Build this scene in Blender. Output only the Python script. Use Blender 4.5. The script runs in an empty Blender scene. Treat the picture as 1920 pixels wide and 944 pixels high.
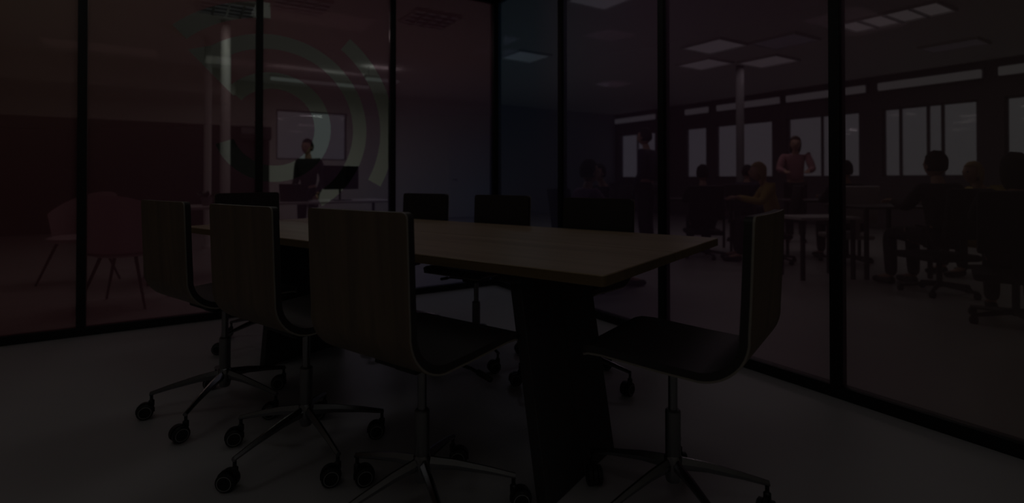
import bpy, bmesh, math, random
from mathutils import Vector, Matrix
random.seed(7)
SC = bpy.context.scene
COL = SC.collection
PI = math.pi

# ------------------------------------------------------------------ camera, world, exposure
# world frame: the two glass walls meet at the origin; left glass wall lies on y=0 (x<0), right one on x=0 (y<0)
RT = Vector((0.8439, -0.5365, 0)); FW = Vector((0.5365, 0.8439, 0))      # camera right and forward in plan
CAMP = Vector((-2.580, -4.344, 1.0))
F_PX, HOR = 990.0, 337.0
cam_d = bpy.data.cameras.new('camera'); cam = bpy.data.objects.new('camera', cam_d); COL.objects.link(cam)
PITCH = math.radians(0.5)
cam.location = CAMP
cam.rotation_euler = (PI/2 + PITCH, 0, math.atan2(-FW.x, FW.y))
cam_d.sensor_width = 36.0; cam_d.sensor_fit = 'HORIZONTAL'
cam_d.lens = 36.0*F_PX/1920.0
cam_d.shift_y = (HOR - F_PX*math.tan(PITCH) - 472.0)/1920.0
cam_d.clip_start = 0.05; cam_d.clip_end = 200
cam_d.dof.use_dof = True; cam_d.dof.focus_distance = 1.9; cam_d.dof.aperture_fstop = 1.7
SC.camera = cam
SC.view_settings.view_transform = 'Standard'; SC.view_settings.look = 'None'
SC.view_settings.gamma = 1.0; SC.view_settings.use_curve_mapping = False
SC.view_settings.exposure = -5.25
SC.cycles.use_denoising = True
SC.cycles.max_bounces = 8; SC.cycles.transparent_max_bounces = 16
SC.cycles.caustics_reflective = False; SC.cycles.caustics_refractive = False

world = bpy.data.worlds.new('overcast_sky'); SC.world = world; world.use_nodes = True
bg = world.node_tree.nodes['Background']
bg.inputs['Color'].default_value = (0.90, 0.95, 1.0, 1); bg.inputs['Strength'].default_value = 1.9

ROOM_LAMP = 11.5       # radiance of the meeting room's own ceiling panels
OFFICE_LAMP = 1.5     # radiance of the office troffers
STRIP_LAMP = 1.3
OFFICE_WATTS = 42.0   # light each office troffer throws down

def at(px, d, z=0.0):
    """a point of the place from its column in the photograph and its depth (metres)"""
    a = (px-960.0)/F_PX*d
    p = CAMP + RT*a + FW*d
    return Vector((p.x, p.y, z))
def at_z(px, py, z):
    d = (1.0-z)*F_PX/(py-HOR)
    return at(px, d, z)
def on_right(px, xw):
    """y on a plane x = xw seen in column px, and its depth"""
    r = (px-960.0)/F_PX
    lam = (xw-CAMP.x)/(RT.x*r+FW.x)
    return CAMP.y + lam*(RT.y*r+FW.y), lam
def on_back(px, yw):
    r = (px-960.0)/F_PX
    lam = (yw-CAMP.y)/(RT.y*r+FW.y)
    return CAMP.x + lam*(RT.x*r+FW.x), lam
def ad(a, d, z=0.0):
    p = CAMP + RT*a + FW*d
    return Vector((p.x, p.y, z))

# ------------------------------------------------------------------ materials
MATS = {}
def nt(name):
    m = bpy.data.materials.new(name); m.use_nodes = True
    return m, m.node_tree.nodes, m.node_tree.links
def principled(name, col, rough=0.5, metal=0.0, noise=0.0, scale=30.0, spec=0.5, bump=0.0):
    if name in MATS: return MATS[name]
    m, N, L = nt(name); b = N['Principled BSDF']
    b.inputs['Base Color'].default_value = (*col, 1); b.inputs['Roughness'].default_value = rough
    b.inputs['Metallic'].default_value = metal; b.inputs['Specular IOR Level'].default_value = spec
    if noise or bump:
        tc = N.new('ShaderNodeTexCoord'); nz = N.new('ShaderNodeTexNoise'); nz.inputs['Scale'].default_value = scale
        nz.inputs['Detail'].default_value = 4
        L.new(tc.outputs['Object'], nz.inputs['Vector'])
        if noise:
            mx = N.new('ShaderNodeMix'); mx.data_type = 'RGBA'
            mx.inputs[6].default_value = (*[c*(1-noise) for c in col], 1); mx.inputs[7].default_value = (*[min(1, c*(1+noise)) for c in col], 1)
            L.new(nz.outputs['Fac'], mx.inputs[0]); L.new(mx.outputs[2], b.inputs['Base Color'])
        if bump:
            bp = N.new('ShaderNodeBump'); bp.inputs['Strength'].default_value = bump; bp.inputs['Distance'].default_value = 0.002
            L.new(nz.outputs['Fac'], bp.inputs['Height']); L.new(bp.outputs['Normal'], b.inputs['Normal'])
    MATS[name] = m; return m
def wood(name, dark, light, stretch, rough=0.45, scale=6.0, spec=0.4):
    m, N, L = nt(name); b = N['Principled BSDF']; b.inputs['Roughness'].default_value = rough
    b.inputs['Specular IOR Level'].default_value = spec
    tc = N.new('ShaderNodeTexCoord'); mp = N.new('ShaderNodeMapping'); mp.inputs['Scale'].default_value = stretch
    nz = N.new('ShaderNodeTexNoise'); nz.inputs['Scale'].default_value = scale; nz.inputs['Detail'].default_value = 6
    nz.inputs['Distortion'].default_value = 0.6
    rp = N.new('ShaderNodeValToRGB'); rp.color_ramp.elements[0].position = 0.32; rp.color_ramp.elements[1].position = 0.68
    rp.color_ramp.elements[0].color = (*dark, 1); rp.color_ramp.elements[1].color = (*light, 1)
    L.new(tc.outputs['Object'], mp.inputs['Vector']); L.new(mp.outputs['Vector'], nz.inputs['Vector'])
    L.new(nz.outputs['Fac'], rp.inputs['Fac']); L.new(rp.outputs['Color'], b.inputs['Base Color'])
    MATS[name] = m; return m
def emit(name, col, strength):
    m, N, L = nt(name); N.remove(N['Principled BSDF'])
    e = N.new('ShaderNodeEmission'); e.inputs['Color'].default_value = (*col, 1); e.inputs['Strength'].default_value = strength
    L.new(e.outputs[0], N['Material Output'].inputs['Surface']); MATS[name] = m; return m
def glass(name, tint=(0.95, 0.97, 0.96), gloss=0.05):
    m, N, L = nt(name); N.remove(N['Principled BSDF'])
    t = N.new('ShaderNodeBsdfTransparent'); t.inputs['Color'].default_value = (*tint, 1)
    g = N.new('ShaderNodeBsdfGlossy'); g.inputs['Roughness'].default_value = 0.03
    lw = N.new('ShaderNodeLayerWeight'); lw.inputs['Blend'].default_value = 0.12
    ml = N.new('ShaderNodeMath'); ml.operation = 'MULTIPLY_ADD'; ml.inputs[1].default_value = 0.35; ml.inputs[2].default_value = gloss*0.4
    mx = N.new('ShaderNodeMixShader')
    L.new(lw.outputs['Fresnel'], ml.inputs[0]); L.new(ml.outputs[0], mx.inputs[0])
    L.new(t.outputs[0], mx.inputs[1]); L.new(g.outputs[0], mx.inputs[2])
    L.new(mx.outputs[0], N['Material Output'].inputs['Surface']); MATS[name] = m; return m
def film(name, axis, stops, stops_high, zstops, cover):
    """printed gradient window film: part of it is ink that scatters light, the rest lets tinted light through"""
    m, N, L = nt(name); N.remove(N['Principled BSDF'])
    geo = N.new('ShaderNodeNewGeometry'); sp = N.new('ShaderNodeSeparateXYZ'); L.new(geo.outputs['Position'], sp.inputs[0])
    mr = N.new('ShaderNodeMapRange'); mr.inputs['From Min'].default_value = -5.2; mr.inputs['From Max'].default_value = 0.0
    L.new(sp.outputs[axis], mr.inputs['Value'])
    def ramp(st, src):
        rp = N.new('ShaderNodeValToRGB'); cr = rp.color_ramp
        while len(cr.elements) > 1: cr.elements.remove(cr.elements[-1])
        cr.elements[0].position = st[0][0]; cr.elements[0].color = (*st[0][1], 1)
        for p, c in st[1:]:
            e = cr.elements.new(p); e.color = (*c, 1)
        L.new(src, rp.inputs['Fac']); return rp
    ra = ramp(stops, mr.outputs[0]); rb = ramp(stops_high, mr.outputs[0])
    mz = N.new('ShaderNodeMapRange'); mz.inputs['From Min'].default_value = 0.0; mz.inputs['From Max'].default_value = 2.7
    L.new(sp.outputs['Z'], mz.inputs['Value'])
    mz2 = N.new('ShaderNodeMapRange'); mz2.inputs['From Min'].default_value = 0.9; mz2.inputs['From Max'].default_value = 2.1
    L.new(sp.outputs['Z'], mz2.inputs['Value'])
    hue = N.new('ShaderNodeMix'); hue.data_type = 'RGBA'
    L.new(mz2.outputs[0], hue.inputs[0]); L.new(ra.outputs['Color'], hue.inputs[6]); L.new(rb.outputs['Color'], hue.inputs[7])
    r2 = ramp([(z, (v, v, v)) for z, v in zstops], mz.outputs[0])
    mul = N.new('ShaderNodeMix'); mul.data_type = 'RGBA'; mul.blend_type = 'MULTIPLY'; mul.inputs[0].default_value = 1.0
    L.new(hue.outputs[2], mul.inputs[6]); L.new(r2.outputs['Color'], mul.inputs[7])
    d = N.new('ShaderNodeBsdfDiffuse'); tl = N.new('ShaderNodeBsdfTranslucent'); tr = N.new('ShaderNodeBsdfTransparent')
    L.new(mul.outputs[2], d.inputs['Color']); L.new(mul.outputs[2], tl.inputs['Color'])
    lt = N.new('ShaderNodeMix'); lt.data_type = 'RGBA'; lt.inputs[0].default_value = 0.45
    L.new(hue.outputs[2], lt.inputs[6]); lt.inputs[7].default_value = (1, 1, 1, 1)
    L.new(lt.outputs[2], tr.inputs['Color'])
    a = N.new('ShaderNodeMixShader'); a.inputs[0].default_value = 0.4
    L.new(d.outputs[0], a.inputs[1]); L.new(tl.outputs[0], a.inputs[2])
    b = N.new('ShaderNodeMixShader'); b.inputs[0].default_value = cover
    L.new(tr.outputs[0], b.inputs[1]); L.new(a.outputs[0], b.inputs[2])
    L.new(b.outputs[0], N['Material Output'].inputs['Surface']); MATS[name] = m; return m

M_floor = principled('polished_grey_floor', (0.50, 0.485, 0.49), 0.38, noise=0.10, scale=1.6, spec=0.45, bump=0.0)
M_floor_o = principled('office_floor', (0.42, 0.405, 0.39), 0.4, noise=0.15, scale=1.1)
M_black = principled('black_frame_metal', (0.012, 0.012, 0.013), 0.42, spec=0.4)
M_ceil = principled('white_ceiling', (0.80, 0.79, 0.77), 0.9)
M_wall = principled('pale_plaster', (0.74, 0.735, 0.67), 0.9, noise=0.03, scale=4)
M_wall_dark = principled('charcoal_wall', (0.035, 0.032, 0.033), 0.8, noise=0.1, scale=4)
M_pier = principled('grey_pier', (0.14, 0.12, 0.14), 0.8)
M_walnut = wood('walnut_veneer', (0.150, 0.108, 0.074), (0.220, 0.160, 0.108), (1, 1, 0.06), 0.5, 22.0)
M_edge = principled('pale_plywood_edge', (0.30, 0.27, 0.23), 0.4, noise=0.1, scale=60)
M_pad = principled('black_upholstery', (0.036, 0.030, 0.030), 0.42, spec=0.5, bump=0.15, scale=400)
M_chrome = principled('brushed_chrome', (0.26, 0.26, 0.27), 0.22, metal=1.0)
M_steel = principled('satin_steel_sleeve', (0.26, 0.26, 0.265), 0.38, metal=1.0)
M_plastic = principled('black_plastic', (0.012, 0.012, 0.012), 0.45)
M_ring = principled('grey_wheel_ring', (0.34, 0.34, 0.34), 0.35)
M_oak = wood('oak_tabletop', (0.37, 0.265, 0.165), (0.49, 0.365, 0.245), (0.07, 1, 1), 0.36, 14.0, 0.5)
M_oak_edge = wood('oak_edge', (0.17, 0.115, 0.052), (0.25, 0.17, 0.085), (0.07, 1, 1), 0.5, 14.0)
M_leg = principled('black_lacquered_panel', (0.060, 0.055, 0.057), 0.5, spec=0.3)
M_glass = glass('clear_glass')
M_lamp_room = emit('room_panel_glow', (1.0, 0.985, 0.96), ROOM_LAMP)
M_lamp = emit('troffer_glow', (1.0, 1.0, 0.97), OFFICE_LAMP)
M_lamp_dim = emit('dim_troffer_glow', (0.95, 0.92, 1.0), OFFICE_LAMP*0.35)
M_strip = emit('strip_glow', (0.95, 1.0, 0.98), STRIP_LAMP)
M_white = principled('white_lacquer', (0.70, 0.70, 0.68), 0.5)
M_louvre = principled('aluminium_louvre', (0.35, 0.35, 0.35), 0.4, metal=0.6)
M_desk = principled('white_desk_laminate', (0.62, 0.60, 0.58), 0.4)
M_screen = principled('dark_screen', (0.01, 0.01, 0.012), 0.2)
M_leaf = principled('dark_leaf', (0.02, 0.05, 0.02), 0.5)
M_pot = principled('grey_pot', (0.2, 0.2, 0.2), 0.6)
M_shellpink = principled('pale_moulded_plastic', (0.62, 0.50, 0.53), 0.45)
M_bark = principled('bark', (0.06, 0.05, 0.045), 0.9)

WARM = (0.95, 0.55, 0.30); RED = (0.92, 0.40, 0.42); MAG = (0.80, 0.38, 0.62); VIO = (0.50, 0.42, 0.80); BLU = (0.30, 0.44, 0.80); PLUM = (0.72, 0.42, 0.66)
F_left = film('gradient_film_left', 'X',
    [(0.0, (0.95, 0.42, 0.34)), (0.35, (0.95, 0.36, 0.42)), (0.6, (0.86, 0.38, 0.55)), (0.78, (0.60, 0.40, 0.80)), (1.0, (0.38, 0.42, 0.92))],
    [(0.0, (0.92, 0.52, 0.20)), (0.35, (1.0, 0.60, 0.50)), (0.55, (0.92, 0.44, 0.46)), (0.75, (0.80, 0.29, 0.41)), (1.0, (0.66, 0.23, 0.38))],
    [(0.0, 0.60), (0.14, 0.46), (0.36, 0.46), (0.55, 0.52), (0.70, 0.70), (1.0, 0.80)], 0.46)
F_right = film('gradient_film_right', 'Y',
    [(0.0, (0.9, 0.72, 0.58)), (0.28, (0.85, 0.62, 0.60)), (0.45, (0.86, 0.44, 0.62)), (0.62, (0.78, 0.40, 0.72)), (0.80, (0.58, 0.48, 0.85)), (1.0, (0.48, 0.50, 0.85))],
    [(0.0, (0.9, 0.74, 0.60)), (0.28, (0.85, 0.56, 0.60)), (0.45, (0.88, 0.42, 0.72)), (0.62, (0.80, 0.42, 0.76)), (0.80, (0.52, 0.46, 0.75)), (0.88, (0.20, 0.38, 0.66)), (1.0, (0.14, 0.36, 0.64))],
    [(0.0, 0.55), (0.30, 0.42), (0.55, 0.50), (0.8, 0.72), (1.0, 0.85)], 0.40)

# ------------------------------------------------------------------ mesh helpers
def box(bm, c, s, rot=None, bevel=0.0):
    M = Matrix.Translation(Vector(c)) @ (rot.to_4x4() if rot else Matrix.Identity(4)) @ Matrix.Diagonal((*s, 1))
    r = bmesh.ops.create_cube(bm, size=1.0, matrix=M)
    if bevel:
        es = list({e for v in r['verts'] for e in v.link_edges})
        bmesh.ops.bevel(bm, geom=es, offset=bevel, segments=2, affect='EDGES', profile=0.5)
    return bm
def hexa(bm, p):
    """box from 8 points: 0-3 bottom loop, 4-7 top loop"""
    v = [bm.verts.new(q) for q in p]
    for f in ((3,2,1,0), (4,5,6,7), (0,1,5,4), (1,2,6,5), (2,3,7,6), (3,0,4,7)): bm.faces.new([v[i] for i in f])
    return bm
def tube(bm, pts, rad, n=12, cap=True):
    pts = [Vector(p) for p in pts]; rad = rad if isinstance(rad, (list, tuple)) else [rad]*len(pts)
    rings = []; up = None
    for i, p in enumerate(pts):
        t = (pts[min(i+1, len(pts)-1)] - pts[max(i-1, 0)]).normalized()
        if up is None: up = t.orthogonal().normalized()
        up = (up - t*up.dot(t)).normalized(); b = t.cross(up)
        rings.append([bm.verts.new(p + (up*math.cos(2*PI*k/n) + b*math.sin(2*PI*k/n))*rad[i]) for k in range(n)])
    for i in range(len(rings)-1):
        for k in range(n): bm.faces.new((rings[i][k], rings[i][(k+1) % n], rings[i+1][(k+1) % n], rings[i+1][k]))
    if cap: bm.faces.new(rings[0][::-1]); bm.faces.new(rings[-1])
    return bm
def lathe(bm, prof, n=20, M=None):
    rings = []
    for r, z in prof:
        rings.append([bm.verts.new((M @ Vector((r*math.cos(2*PI*k/n), r*math.sin(2*PI*k/n), z))) if M else (r*math.cos(2*PI*k/n), r*math.sin(2*PI*k/n), z)) for k in range(n)])
    for i in range(len(rings)-1):
        for k in range(n): bm.faces.new((rings[i][k], rings[i][(k+1) % n], rings[i+1][(k+1) % n], rings[i+1][k]))
    bm.faces.new(rings[0][::-1]); bm.faces.new(rings[-1])
    return bm
def finish(o, smooth=None):
    me = o.data
    if smooth is not None:
        for p in me.polygons: p.use_smooth = True
        me.set_sharp_from_angle(angle=math.radians(smooth))
    return o
def obj(name, bm, mat, parent=None, smooth=None, loc=None):
    me = bpy.data.meshes.new(name)
    bmesh.ops.recalc_face_normals(bm, faces=bm.faces)
    bm.to_mesh(me); bm.free()
    for m in (mat if isinstance(mat, (list, tuple)) else [mat]): me.materials.append(m)
    o = bpy.data.objects.new(name, me); COL.objects.link(o)
    if parent: o.parent = parent
    if loc is not None: o.location = loc
    return finish(o, smooth)
def tag(o, label=None, cat=None, group=None, kind=None):
    if label: o['label'] = label
    if cat: o['category'] = cat
    if group: o['group'] = group
    if kind: o['kind'] = kind
    return o
def thing(name, label, cat, loc=(0, 0, 0), rz=0.0, group=None):
    o = bpy.data.objects.new(name, None); COL.objects.link(o); o.empty_display_size = 0.1
    o.location = loc; o.rotation_euler = (0, 0, rz)
    return tag(o, label, cat, group)
def struct(name, parent=None):
    o = bpy.data.objects.new(name, None); COL.objects.link(o); o['kind'] = 'structure'; return o
def sbox(name, lo, hi, mat, parent=None, kind=None, bevel=0.0):
    bm = bmesh.new(); lo = Vector(lo); hi = Vector(hi); box(bm, (lo+hi)/2, hi-lo, None, bevel)
    o = obj(name, bm, mat, parent)
    if kind: o['kind'] = kind
    return o
def share(name, me, parent, loc=(0, 0, 0), rz=0.0):
    o = bpy.data.objects.new(name, me); COL.objects.link(o); o.parent = parent; o.location = loc; o.rotation_euler = (0, 0, rz); return o
def copy_tree(o, parent=None):
    c = o.copy(); COL.objects.link(c)
    if parent: c.parent = parent
    for ch in list(o.children): copy_tree(ch, c)
    return c

# ------------------------------------------------------------------ room shell
MOD = 1.03; NP = 5; TOPZ = 2.68
W_LO = -MOD*NP
sbox('floor', (W_LO-0.1, W_LO-0.25, -0.06), (0.03, 0.03, 0.0), M_floor, kind='structure')
sbox('ceiling', (W_LO-0.1, W_LO-0.25, 2.74), (0.03, 0.03, 2.80), M_ceil, kind='structure')
sbox('wall_back', (W_LO-0.1, W_LO-0.25, 0), (0.0, W_LO-0.13, 2.74), M_wall, kind='structure')
sbox('wall_side', (W_LO-0.1, W_LO-0.13, 0), (W_LO-0.03, -0.03, 2.74), M_wall, kind='structure')

# logo cut out of the film on the left glass wall: rings about (s, z) on the glass
LC = (-1.955, 1.397)
def sector(r0, r1, a0, a1, n=40):
    """polygon of a ring sector; angles in degrees, counter-clockwise, 0 = towards the corner of the room"""
    out = [(LC[0]+r1*math.cos(math.radians(a0+(a1-a0)*i/n)), LC[1]+r1*math.sin(math.radians(a0+(a1-a0)*i/n))) for i in range(n+1)]
    inn = [(LC[0]+r0*math.cos(math.radians(a1+(a0-a1)*i/n)), LC[1]+r0*math.sin(math.radians(a1+(a0-a1)*i/n))) for i in range(n+1)]
    return out+inn
LOGO = []
LOGO.append(sector(0.820, 0.940, -29, 53))                       # outer arc, towards the corner
s = sector(0.820, 0.940, 92, 134); LOGO.append(s)                # outer arc, upper left, ending in a point
LOGO.append([(LC[0]+0.94*math.cos(math.radians(134)), LC[1]+0.94*math.sin(math.radians(134))), (LC[0]-0.725, LC[1]+0.67), (LC[0]-0.58, LC[1]+0.637), (LC[0]+0.82*math.cos(math.radians(134)), LC[1]+0.82*math.sin(math.radians(134)))])
# middle ring from its pointed end clockwise to the lower right, joined to the inner ring by the diagonal stroke
LOGO.append(sector(0.592, 0.702, -60, 136))
LOGO.append(sector(0.292, 0.415, -205+45, 140))                  # inner ring, open on the left
LOGO.append([(LC[0]-0.56, LC[1]+0.515), (LC[0]-0.275, LC[1]+0.215), (LC[0]-0.215, LC[1]+0.26), (LC[0]-0.292, LC[1]+0.30), (LC[0]-0.292, LC[1]+0.60), (LC[0]-0.43, LC[1]+0.56)])
LOGO = LOGO[:]

def poly_prism(bm, poly, y0, y1):
    a = [bm.verts.new((x, y0, z)) for x, z in poly]; b = [bm.verts.new((x, y1, z)) for x, z in poly]
    n = len(poly)
    bm.faces.new(a); bm.faces.new(b[::-1])
    for i in range(n): bm.faces.new((a[i], b[i], b[(i+1) % n], a[(i+1) % n]))
def temp(bm):
    bmesh.ops.recalc_face_normals(bm, faces=bm.faces)
    me = bpy.data.meshes.new('temp'); bm.to_mesh(me); bm.free()
    o = bpy.data.objects.new('temp', me); COL.objects.link(o); return o
def boolean(o, cutters, op):
    """returns a new mesh: o cut by each cutter in turn (or the pieces of the cutters inside o)"""
    for c in cutters:
        md = o.modifiers.new('b', 'BOOLEAN'); md.operation = op; md.object = c; md.solver = 'EXACT'
    bpy.context.view_layer.update()
    dg = bpy.context.evaluated_depsgraph_get()
    me = bpy.data.meshes.new_from_object(o.evaluated_get(dg))
    return me
def keep_front(me, axis, name, mat):
    """of a 1 mm thick sheet keep the side towards the room, a film is one layer"""
    bm = bmesh.new(); bm.from_mesh(me)
    bmesh.ops.delete(bm, geom=[f for f in bm.faces if f.normal[axis] > -0.9], context='FACES')
    return bm

cutters = []
for poly in LOGO:
    bm = bmesh.new(); poly_prism(bm, poly, -0.05, 0.05); cutters.append(temp(bm))

def glass_wall(name, axis, film_mat, side):
    """axis 'x': panels along -x on y=0; axis 'y': panels along -y on x=0"""
    root = struct(name)
    def B(nm, a0, a1, t0, t1, z0, z1, mat, bevel=0.0):
        if axis == 'x': lo, hi = (a0, t0, z0), (a1, t1, z1)
        else: lo, hi = (t0, a0, z0), (t1, a1, z1)
        lo2 = tuple(min(p, q) for p, q in zip(lo, hi)); hi2 = tuple(max(p, q) for p, q in zip(lo, hi))
        return sbox(nm, lo2, hi2, mat, root, bevel=bevel)
    end = W_LO if axis == 'x' else W_LO-0.12
    B('bottom_rail', end, -0.05, -0.03, 0.03, 0.0, 0.055, M_black, 0.003)
    B('top_rail', end, -0.05, -0.03, 0.03, TOPZ, 2.74, M_black, 0.003)
    for k in range(1, NP+1):
        B('mullion', -MOD*k-0.024, -MOD*k+0.024, -0.03, 0.03, 0.055, TOPZ, M_black, 0.003)
    for k in range(NP):
        a0, a1 = -MOD*(k+1)+0.024, -MOD*k-(0.024 if k else 0.05)
        B('glass_pane', a0, a1, -0.004, 0.004, 0.055, TOPZ, M_glass)
        if axis == 'x':
            bm = bmesh.new(); box(bm, ((a0+a1)/2, -0.0065, (0.055+TOPZ)/2), (a1-a0, 0.001, TOPZ-0.055))
            if k in (1, 2):
                base = temp(bm)
                me = boolean(base, cutters, 'DIFFERENCE')
                fb = keep_front(me, 1, 'tinted_film', film_mat)
                bpy.data.objects.remove(base)
            else:
                me = bpy.data.meshes.new('t'); bmesh.ops.recalc_face_normals(bm, faces=bm.faces); bm.to_mesh(me); bm.free(); fb = keep_front(me, 1, '', None)
            obj('tinted_film', fb, film_mat, root)
        else:
            bm = bmesh.new(); box(bm, (-0.0065, (a0+a1)/2, (0.055+TOPZ)/2), (0.001, a1-a0, TOPZ-0.055))
            me = bpy.data.meshes.new('t'); bmesh.ops.recalc_face_normals(bm, faces=bm.faces); bm.to_mesh(me); bm.free()
            obj('tinted_film', keep_front(me, 0, '', None), film_mat, root)
    return root
wl = glass_wall('wall_left', 'x', F_left, 1)
wr = glass_wall('wall_right', 'y', F_right, 1)
sbox('corner_post', (-0.05, -0.05, 0.0), (0.03, 0.03, 2.74), M_black, wl, bevel=0.003)
# the clear logo: every stroke of it a piece of bare vinyl set into the film
M_vinyl = glass('clear_logo_vinyl', (0.97, 0.98, 0.93), 0.03)
for c in cutters: bpy.data.objects.remove(c)
logo_parts = ['outer_arc', 'upper_arc', 'arc_point', 'middle_ring', 'inner_ring', 'diagonal_stroke']
logo = tag(bpy.data.objects.new('glass_logo', None), 'clear ringed arrow logo left open in the red film of the glass wall'); COL.objects.link(logo); logo.parent = wl
logo.location = (LC[0], -0.0075, LC[1])
for nm, poly in zip(logo_parts, LOGO):
    bm = bmesh.new(); vs = [bm.verts.new((x-LC[0], 0, z-LC[1])) for x, z in poly]; bm.faces.new(vs)
    o = obj(nm, bm, M_vinyl, logo)

# ceiling panels of the meeting room (above the frame)
def room_panel(x, y, label):
    t = thing('ceiling_panel_light', label, 'ceiling light', (x, y, 2.74), 0, 'meeting room ceiling panels')
    bm = bmesh.new(); 
    for sx in (-1, 1): box(bm, (sx*0.60, 0, -0.012), (0.03, 0.63, 0.024))
    for sy in (-1, 1): box(bm, (0, sy*0.30, -0.012), (1.17, 0.03, 0.024))
    obj('frame', bm, M_white, t)
    bm = bmesh.new(); box(bm, (0, 0, -0.008), (1.17, 0.57, 0.012)); obj('diffuser', bm, M_lamp_room, t)
for x, y, l in ((-1.35, -1.5, 'by the corner of the glass walls'), (-3.7, -1.5, 'beside the left glass wall'), (-1.65, -4.35, 'beside the right glass wall'), (-3.4, -4.35, 'near the solid side wall')):
    room_panel(x, y, 'white ceiling panel lamp over the meeting room ' + l)

# ------------------------------------------------------------------ open office beyond the glass
XR, YB, OZ = 9.43, 8.30, 3.10
sbox('floor_office', (-10.0, -9.0, -0.07), (XR+0.2, YB+0.2, -0.012), M_floor_o, kind='structure')
sbox('ceiling_office', (-10.0, -9.0, OZ), (XR+0.2, YB+0.2, OZ+0.1), M_ceil, kind='structure')
sbox('wall_office_side', (-10.1, -9.0, 0), (-10.0, YB, OZ), M_wall, kind='structure')
sbox('wall_office_near', (-10.0, -9.1, 0), (XR, -9.0, OZ), M_wall, kind='structure')

# right office wall: piers, sill wall and header around the openings
SILL, HEAD = 1.05, 2.43
wins = []
for p0, p1 in ((1160, 1228), (1283, 1324), (1340, 1448), (1474, 1612), (1654, 1834), (1884, 2010)):
    y1, _ = on_right(p0, XR); y0, _ = on_right(p1, XR); wins.append((y0, y1))
bm = bmesh.new()
box(bm, (XR+0.1, (-9+YB)/2, SILL/2), (0.2, YB+9, SILL)); box(bm, (XR+0.1, (-9+YB)/2, (HEAD+OZ)/2), (0.2, YB+9, OZ-HEAD))
edges = sorted([-9.0, YB] + [v for w in wins for v in w])
for i in range(0, len(edges), 2):
    box(bm, (XR+0.1, (edges[i]+edges[i+1])/2, (SILL+HEAD)/2), (0.2, edges[i+1]-edges[i], HEAD-SILL))
tag(obj('wall_office_right', bm, M_pier), kind='structure')
def window_x(n, x, y0, y1, z0, z1, bars):
    r = struct('window_%d' % n)
    bm = bmesh.new()
    for yy in (y0, y1): box(bm, (x+0.08, yy, (z0+z1)/2), (0.06, 0.07, z1-z0))
    for zz in (z0, z1): box(bm, (x+0.08, (y0+y1)/2, zz), (0.06, y1-y0, 0.07))
    obj('window_frame', bm, M_pier, r)
    for b in bars:
        sbox('muntin', (x+0.06, y0+(y1-y0)*b-0.025, z0), (x+0.10, y0+(y1-y0)*b+0.025, z1), M_pier, r)
    cuts = [0.0]+list(bars)+[1.0]
    for i in range(len(cuts)-1):
        sbox('glass_pane', (x+0.077, y0+(y1-y0)*cuts[i]+0.03, z0+0.03), (x+0.083, y0+(y1-y0)*cuts[i+1]-0.03, z1-0.03), M_glass, r)
for i, (w, bars) in enumerate(zip(wins, ((0.5,), (), (0.55,), (0.5,), (0.35, 0.5, 0.8), (0.5,)))):
    window_x(i+1, XR, w[0], w[1], SILL, HEAD, bars)
# back office wall: dark on the left, pale on the right, one window
xs = on_back(505, YB)[0]
wx0, wx1 = on_back(518, YB)[0], on_back(650, YB)[0]
WZ0, WZ1 = 1.45, 2.56
sbox('wall_office_dark', (-10.0, YB, 0), (xs, YB+0.2, 2.15), M_wall_dark, kind='structure')
sbox('wall_office_upper', (-10.0, YB, 2.15), (xs, YB+0.2, OZ), M_wall, kind='structure')
xn = on_back(935, YB)[0]
bm = bmesh.new()
box(bm, ((xs+wx0)/2, YB+0.1, OZ/2), (wx0-xs, 0.2, OZ)); box(bm, ((wx1+xn)/2, YB+0.1, OZ/2), (xn-wx1, 0.2, OZ))
box(bm, ((wx0+wx1)/2, YB+0.1, WZ0/2), (wx1-wx0, 0.2, WZ0)); box(bm, ((wx0+wx1)/2, YB+0.1, (WZ1+OZ)/2), (wx1-wx0, 0.2, OZ-WZ1))
tag(obj('wall_office_pale', bm, M_wall), kind='structure')
sbox('wall_office_grey', (xn, YB, 0), (XR+0.2, YB+0.2, OZ), principled('grey_blue_plaster', (0.36, 0.37, 0.42), 0.9), kind='structure')
r = struct('window_7')
bm = bmesh.new()
for xx in (wx0, wx1): box(bm, (xx, YB+0.08, (WZ0+WZ1)/2), (0.06, 0.06, WZ1-WZ0))
for zz in (WZ0, WZ1): box(bm, ((wx0+wx1)/2, YB+0.08, zz), (wx1-wx0, 0.06, 0.06))
obj('window_frame', bm, M_pier, r)
sbox('glass_pane', (wx0+0.03, YB+0.077, WZ0+0.03), (wx1-0.03, YB+0.083, WZ1-0.03), M_glass, r)
# blue-white door leaf in the pale wall
dx0, dx1 = on_back(842, YB)[0], on_back(915, YB)[0]
dr = struct('door_1')
sbox('door_leaf', (dx0, YB-0.05, 0.0), (dx1, YB-0.005, 2.25), M_white, dr)
bm = bmesh.new(); tube(bm, [(dx0+0.08, YB-0.05, 1.0), (dx0+0.08, YB-0.10, 1.0), (dx0+0.20, YB-0.10, 1.0)], 0.011); obj('door_handle', bm, M_chrome, dr, 40)
# bulkhead that drops from the office ceiling on the left
sbox('beam_bulkhead', (-10.0, YB-1.3, 2.62), (on_back(440, YB-1.3)[0], YB-0.0, OZ), M_wall, kind='structure')

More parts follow.
